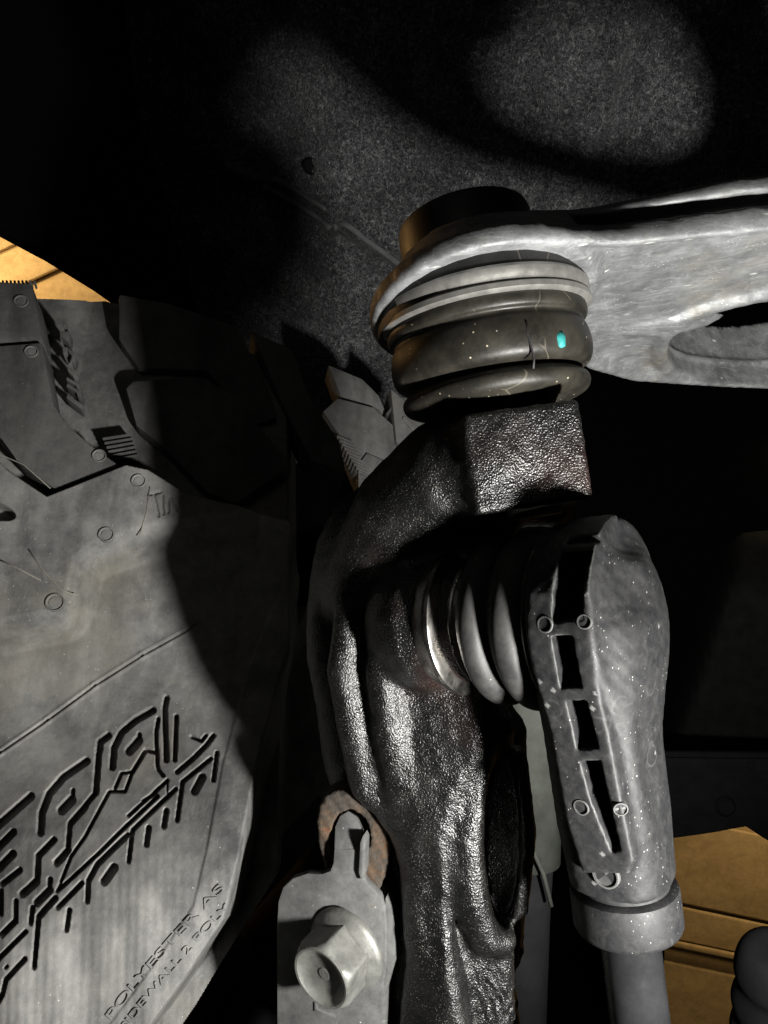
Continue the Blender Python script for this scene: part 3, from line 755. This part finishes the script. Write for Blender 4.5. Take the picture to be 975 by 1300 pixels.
# ================================================================== BRACKET + BOLT
BP = Plane(c(435, 1195, 203), norm((-.28, -.05, -.96)))
br = thing('hose_bracket', 'flat grey plated steel bracket with its hooked neck through the rusty eyelet', 'bracket', c(420, 1290, 203))
pl = [(352,1420),(351,1180),(353,1145),(359,1127),(372,1115),(390,1109),(408,1110),(419,1106),(423,1096),(424,1078),(459,1078),(459,1105),(463,1118),(472,1127),(482,1138),(488,1152),(490,1175),(490,1225),(486,1250),(486,1420)]
prism('plate', BP, pl, 0, -2.6, ZINC, br, bev=.5)
HP = Plane(BP.hit(440, 1080), norm((-.25, .45, -.85)))
prism('neck', HP, [(424,1079),(425,1050),(431,1036),(442,1029),(452,1036),(459,1052),(459,1079)], .05, -2.6, ZINC, br, bev=.5)
prism('side_flange', BP, [(489,1140),(496,1152),(501,1172),(501,1222),(494,1245),(489,1262),(488,1420),(484,1420),(484,1250),(488,1225),(488,1160)], -1.0, -6.0, ZINC, br, bev=.5)
prism('neck_flange', BP, [(457,1070),(460,1062),(463,1070),(462,1108),(459,1120),(455,1108)], 1.6, -3, ZINC, br, bev=.4)
prism('stamped_mark', BP, [(399,1262),(402,1262),(402,1281),(426,1291),(425,1294),(399,1284)], .5, -1, ZINC, br, bev=.15)
bo = thing('flange_bolt', 'pale zinc hex flange bolt with dished head clamping the bracket', 'bolt', c(445, 1203, 196))
BA = norm((-.52, -.16, -.84)); bo0 = c(441, 1202, 202.5)
lathe('flange', [(4, 4.5), (8.7, 3.9), (9.3, 3.4), (11.0, 2.2), (11.6, 1.4), (11.7, .3), (11.5, 0)], bo0, BA, BOLTM, bo, 72)
def hexhead():
    x, y, n = frame_from(BA, (1, .35, 0)); R = 9.6; bm = bmesh.new()
    def ring(r, h, hexa):
        out = []; r *= .99; h *= 1.02
        for k in range(72):
            a = 2*math.pi*k/72; rr = r
            if hexa: rr = min(r, 8.5/math.cos((a % (math.pi/3)) - math.pi/6))
            out.append(bm.verts.new(W(bo0 + n*h + (x*math.cos(a) + y*math.sin(a))*rr)))
        return out
    rs = [ring(9.8, 2.5, 1), ring(9.8, 10.2, 1), ring(9.3, 11.4, 1), ring(8.7, 12.2, 1), ring(8.3, 12.5, 0), ring(7.7, 12.4, 0), ring(7.0, 11.6, 0), ring(5.0, 10.7, 0), ring(1.9, 10.55, 0), ring(1.5, 10.8, 0), ring(.6, 10.8, 0)]
    for a, b in zip(rs[:-1], rs[1:]):
        for k in range(72): bm.faces.new((a[k], a[(k+1) % 72], b[(k+1) % 72], b[k]))
    bm.faces.new(rs[-1]); bm.faces.new(rs[0][::-1]); bmesh.ops.recalc_face_normals(bm, faces=bm.faces)
    me = bpy.data.meshes.new('hex_head'); bm.to_mesh(me); bm.free(); o = link('hex_head', me, BOLTM, bo); autosmooth(o, 28)
hexhead()

# ================================================================== UPPER CONTROL ARM
AN = norm((-.15, .93, .27)); AO = JO + JU*13.5
AX = norm(np.array([1, .15, .0]) - AN*(np.array([1, .15, .0])@AN)); AY = np.cross(AX, AN); AY = AY if AY[2] > 0 else -AY
AP = Plane(AO, AN, AX); AP.x, AP.y = AX, AY
arm = thing('upper_control_arm', 'raw cast aluminium upper control arm seen from below with an open window', 'control arm', c(1050, 400, 220))
def armf(X, Y, Z):
    X2, Y2 = np.broadcast_arrays(X[:, :, 0], Y[:, :, 0])
    near = [(560,346),(640,326),(700,312),(820,297),(975,282),(1180,262)]; far = [(1180,510),(975,493),(920,491),(870,488),(800,483),(745,468),(700,440),(640,415)]
    out = np.array([AP.uv(*p) for p in near + far])
    hol = catmull([AP.uv(*p) for p in [(850,452),(860,425),(885,408),(930,396),(975,387),(1030,384),(1062,405),(1068,440),(1040,476),(975,487),(900,484),(862,474)]], 5)
    dO = np.minimum(poly_sd(X2, Y2, out), np.hypot(X2, Y2) - 28.8)
    arm2 = poly_sd(X2, Y2, out); ring = np.hypot(X2, Y2) - 28.8
    dO = smin(arm2, ring, 14)[:, :, None]; dH = poly_sd(X2, Y2, hol)[:, :, None]
    topz = 15.5 + .10*np.clip(Y, -40, 90) + .02*X
    dr = dO + np.clip(Z, 0, 30)*.62*np.clip((70 - X)/60, 0.12, 1)
    d = ext(np.maximum(dr, -dH), np.maximum(-Z, Z - topz), 2.6)
    # shadow gap between lower and upper flange on the outer side
    d = smax(d, -np.maximum(np.maximum(-(dr + 5), np.abs(Z - 7.6) - 2.3), np.maximum(-(X - 22), Y - 12)), .8)
    # underside: shallow pocket leaving a rolled bead along the edges
    pk = np.maximum(dO + 5.5, -dH + 5.0); pk = np.maximum(pk, 31.5 - np.hypot(X, Y))
    d = smax(d, -ext(pk, np.abs(Z) - 2.4, 2.0), 2.5)
    d = smin(d, ext(np.abs(dO + 2.0) - 1.0, np.abs(Z) - 1.0, .8), 1.5)
    d = smin(d, ext(np.hypot(X, Y) - 29.5, np.abs(Z - 1) - 2.6, 1.0), 2)
    d = smax(d, -ext(np.hypot(X, Y) - 18.0, np.abs(Z - 8) - 40, .2), .5)
    # parting line inside the window
    d = smin(d, ext(np.abs(dH + .0) - .7, np.abs(Z - 9.0) - .9, .5), 1.0)
    # cast bump
    d = smin(d, ellipsoid(X, Y, Z, (62, 30, 1.8), (14, 5, 2.2)), 2)
    return d + .10*np.sin(X*.7 + Y*.9)*np.sin(Y*1.3 - X*.4)
sdf_obj('arm_body', armf, (-34, -40, -5), (170, 150, 30), .85, ALU, arm, (AO, AX, AY, AN))

# ================================================================== BALL JOINT
bj = thing('ball_joint', 'black upper ball joint with dusty two fold rubber boot and teal paint dot', 'ball joint', JO - JU*30)
lathe('cap', [(0, 38.5), (15.5, 38.5), (17.2, 37.9), (17.7, 36.5), (17.8, 24), (21.5, 23.5), (22.5, 22.5), (22.6, 19), (27, 17.5), (27.6, 16), (27.6, 10)], JO, norm((-.17, .96, .12)), CAPM, bj, 120)
lathe('retaining_ring', [(25, 15.4), (26.6, 15.2), (27.3, 14.4), (27.3, 12.6), (26.9, 12.1), (26.9, 11.2), (27.4, 10.8), (27.4, 9.6), (26.4, 9.0), (20, 9)], JO, JU, DARKSTEEL, bj, 120)
boot = lathe('boot', [(14, 10), (24.2, 10.0), (25.6, 9.2), (26.0, 7.6), (25.6, 6.2), (24.6, 5.6), (24.5, 4.8), (25.3, 3.2), (25.9, .5), (25.9, -2.2), (25.2, -4.6), (23.6, -5.9), (21.0, -6.4), (20.9, -7.0), (22.4, -7.4), (23.9, -8.6), (24.2, -10.2), (23.2, -12.0), (20.0, -13.4), (16.5, -14.3), (14.6, -15.6), (14.6, -17.6), (12, -18)], JO, JU, BOOT, bj, 140, sub=5, wob=.0012, sharp=80)
# hairline split seam on the boot: a thin raised bead
def on_lathe(prof_r, h, ang, off=0.0):
    x, y, n = frame_from(JU); return JO + n*h + (x*math.cos(ang) + y*math.sin(ang))*(prof_r + off)
def boot_point(px, py, axis_o, axis, r):
    """point of a cylinder of radius r about the axis on the sight line of a photo point (near side)"""
    v = norm(np.array([(px-487.5)/FPX, (650-py)/FPX, 1.0])); a = norm(axis); o = -np.asarray(axis_o)
    vp = v - a*(v@a); op = o - a*(o@a); A_ = vp@vp; B_ = 2*(vp@op); C_ = op@op - r*r
    t = (-B_ - math.sqrt(max(B_*B_ - 4*A_*C_, 0)))/(2*A_); return v*t
sm = tube('seam', [boot_point(x, y, JO, JU, 25.75) for x, y in ((668, 408), (670, 425), (674, 440), (678, 455), (677, 468))], .28, DARKRUB, bj, 8)
# teal paint dot lies on the boot
tc_ = boot_point(713, 430, JO, JU, 25.9); tn = tc_ - JO; tn = norm(tn - JU*(tn@JU)); tx = norm(np.cross(JU, tn))
V = [tc_ + tn*.25]; 
for k in range(28):
    a = 2*math.pi*k/28; rr = 1 + .05*math.sin(3*a+1) + .04*math.sin(5*a)
    p = tc_ + tx*1.25*rr*math.cos(a) + JU*1.95*rr*math.sin(a); q = p - JO; ax_ = JU*(q@JU); rad = q - ax_
    V.append(JO + ax_ + norm(rad)*25.98)
V2 = [v - tn*1.2 for v in V[1:]]
mesh_obj('paint_dot', W(np.array(V + V2)), [(0, 1+k, 1+(k+1) % 28) for k in range(28)] + [(1+k, 29+k, 29+(k+1) % 28, 1+(k+1) % 28) for k in range(28)], TEAL, bj)
lathe('castle_nut', [(0, -55.8), (12, -55.8), (13.2, -55.2), (13.6, -54), (13.6, -50), (15.3, -49.6), (15.6, -48.8), (15.6, -39)], JO + JU*13.0, JU, BOLTM, bj, 72)
for k in range(5):
    a = 2*math.pi*k/5
# ================================================================== SWAY BAR LINK
lk = thing('sway_bar_link', 'dusty black plastic sway bar link end with slotted housing, collar and rod', 'sway bar link', LH + LR*110)
LF = (LH, LS, LT, LR)
def q_st(px, py, tt):                                  # (s, r) of a photo point on the plane t = tt
    r = np.array([(px-487.5)/FPX, (650-py)/FPX, 1.0]); o = LH + LT*tt; p = r*((o@LT)/(r@LT)) - LH; return np.array([p@LS, p@LR])
WIN = [([(706,668),(744,664),(741,694),(702,697)], 21), ([(704,706),(742,703),(743,784),(706,787)], 20), ([(713,801),(739,800),(748,866),(721,868)], 17),
       ([(728,883),(753,882),(764,946),(737,948)], 16), ([(743,961),(768,960),(789,1078),(778,1082),(754,1012)], 15)]
def linkf(X, Y, Z):
    S, T, R = X, Y, Z
    disc = ext(np.sqrt(T**2 + R**2) - 22.3, np.abs(S - 2.5) - 7.5, 1.4)
    dome = ellipsoid(S, T, R, (6.5, -1, 1), (9.8, 20.0, 20.6))
    d = smin(disc, dome, 3)
    # shank: flat faced towards +t, round elsewhere
    w = 10.6 + .2*np.clip((40 - R)/40, 0, 1)
    hs = np.abs(S - 1.2) - w; ht = np.abs(T - (2.2 - 2.2*np.clip(R/70, 0, 1))) - (13.5 - 1.5*np.clip(R/70, 0, 1)); rr = 6.0
    a = hs + rr; b = ht + rr
    sq = np.minimum(np.maximum(a, b), 0) + np.sqrt(np.maximum(a, 0)**2 + np.maximum(b, 0)**2) - rr
    rd = np.sqrt((S - 1.0)**2 + T**2) - 11.7
    k = np.clip((R - 45)/25, 0, 1); sh = sq*(1-k) + rd*k
    sh = ext(sh, np.maximum(-R, R - 59.5), 1.0)
    d = smin(d, sh, 6)
    # right flank: hollow between dome and edge bead
    d = smax(d, -chain(S, T, R, [(15.5, 8, 22), (15.5, 4, 34), (15.0, 2, 48)], [2.5, 3.4, 1.5]), 4)
    d = smax(d, -ellipsoid(S, T, R, (16.5, 7.5, -9), (3.6, 5, 6)), 3)
    d = smax(d, -ellipsoid(S, T, R, (15, 1.5, -19), (5, 8, 5)), 3)
    d = smax(d, -ellipsoid(S, T, R, (13.7, 3.0, 31), (1.6, 3, 3)), .8)
    # the two front ribs stand proud of the shank
    l0 = q_st(690, 790, 19)[0]
    S2, R2 = np.broadcast_arrays(S[:, :, :][:, 0, :], R[0:1, 0, :])
    ribs = poly_sd(S2, R2, np.array([q_st(*p) for p in [(668,760,22),(672,700,21),(690,664,20),(748,656,20),(752,700,20),(756,800,19),(772,900,17),(790,1000,15.5),(806,1090,14.5),(800,1108,14),(740,1108,14),(722,1040,14.5),(704,930,16),(686,850,18)]]))[:, None, :]
    top = np.interp(R, [9, 20, 42, 56, 64], [21.4, 18.6, 16.2, 14.2, 11.6])
    circ = np.sqrt(T**2 + R**2) - 23.2
    rb = ext(ribs, np.maximum(T - top, -T), .9); rb = np.maximum(rb, np.where(R < 9, circ, -99)); rb = np.maximum(rb, S - 9.9 - np.clip(R - 20, 0, 99)*.1)
    d = smin(d, rb, 1.0)
    for i, (poly, tt) in enumerate(WIN):
        p2 = poly_sd(S2, R2, np.array([q_st(x, y, tt) for x, y in poly]))[:, None, :]
        depth = np.maximum(p2, -(T - (2 if i else 12)))
        d = smax(d, -depth, .5)
    d = smax(d, -ext(np.sqrt((S-1.0)**2 + T**2) - 99, np.abs(R - 69) - 1.3, .1) if False else d, .01)
    return d + .05*np.sin(S*1.9)*np.sin(R*1.7 + T)
hs_ = sdf_obj('housing', linkf, (-12, -26, -26), (21, 26, 70), .45, PLASTIC, lk, LF)
RC = LH + LS*1.0
lathe('collar', [(0, 57), (10.2, 57), (10.2, 61.0), (11.2, 61.2), (12.0, 61.6), (12.2, 62.4), (12.2, 69.6), (11.8, 70.5), (10.8, 71.0), (6, 71.1)], RC, LR, PLASTIC, lk, 96)
lathe('rod', [(6.7, 70), (6.7, 175)], RC, LR, m_steel('oily dark rod steel', (.016, .016, .017), .22, .1), lk, 64)
# pin marks on the ribs
for (px, py, r, tt) in ((692, 793, 1.75, 20.6), (742, 789.5, 1.5, 20.6), (738, 1025, 1.7, 15.4), (788, 1027, 1.5, 15.4), (770, 1110, 2.9, 13.2)):
    pt, nn = cast_on(hs_, px, py)
    if py > 1100: nn = LT; pt = pt + LT*.5
    lathe('pin_mark', [(0, -.1), (r*.80, -.1), (r*.84, .25), (r*.98, .23), (r*1.02, -.3), (r*1.02, -1.2)], pt, nn, PLASTIC, lk, 32)
# small moulded A above the left pin mark
def stroke_on(plane_t, pts, w, name):
    tube(name, [LH + LS*q_st(x, y, plane_t)[0] + LT*plane_t + LR*q_st(x, y, plane_t)[1] for x, y in pts], w, PLASTIC, lk, 6)
stroke_on(21.4, [(686,779),(690,765),(700,778)], .16, 'raised_letter'); stroke_on(21.4, [(688,774),(697,773)], .14, 'raised_letter')
# bellows boot, folds about the stud axis (h measured along -LS)
LB = [(10, 8), (19.0, 9.5), (19.4, 10.6), (18.6, 11.2), (18.2, 11.8), (19.6, 12.6), (21.0, 14.4), (21.4, 16.6), (20.6, 18.6), (18.6, 20.2), (17.4, 20.9), (18.4, 21.5), (20.0, 22.8), (20.7, 24.6), (20.2, 26.8), (18.4, 28.4), (16.6, 29.2), (15.0, 29.4), (10, 29.5)]
LH2 = LH + LS*4.5
lathe('bellows', LB, LH2, -LS, BELLOW, lk, 140, sub=5, wob=.0015, sharp=80)
lathe('clip_ring', [(17, 10.2), (20.2, 10.3), (20.6, 10.7), (20.2, 11.2), (17, 11.3)], LH2, -LS, STEEL, lk, 120)
lathe('stud_collar', [(10, 29.0), (15.6, 29.2), (16.2, 29.8), (15.6, 30.4), (15.2, 30.6), (15.9, 31.2), (16.2, 31.8), (15.4, 32.4), (14.6, 32.6), (14.4, 35.0), (15.0, 35.3), (18.3, 35.9), (18.8, 36.6), (18.6, 38.0), (16, 44)], LH2, -LS, STEEL, lk, 120, sub=2, sharp=50)
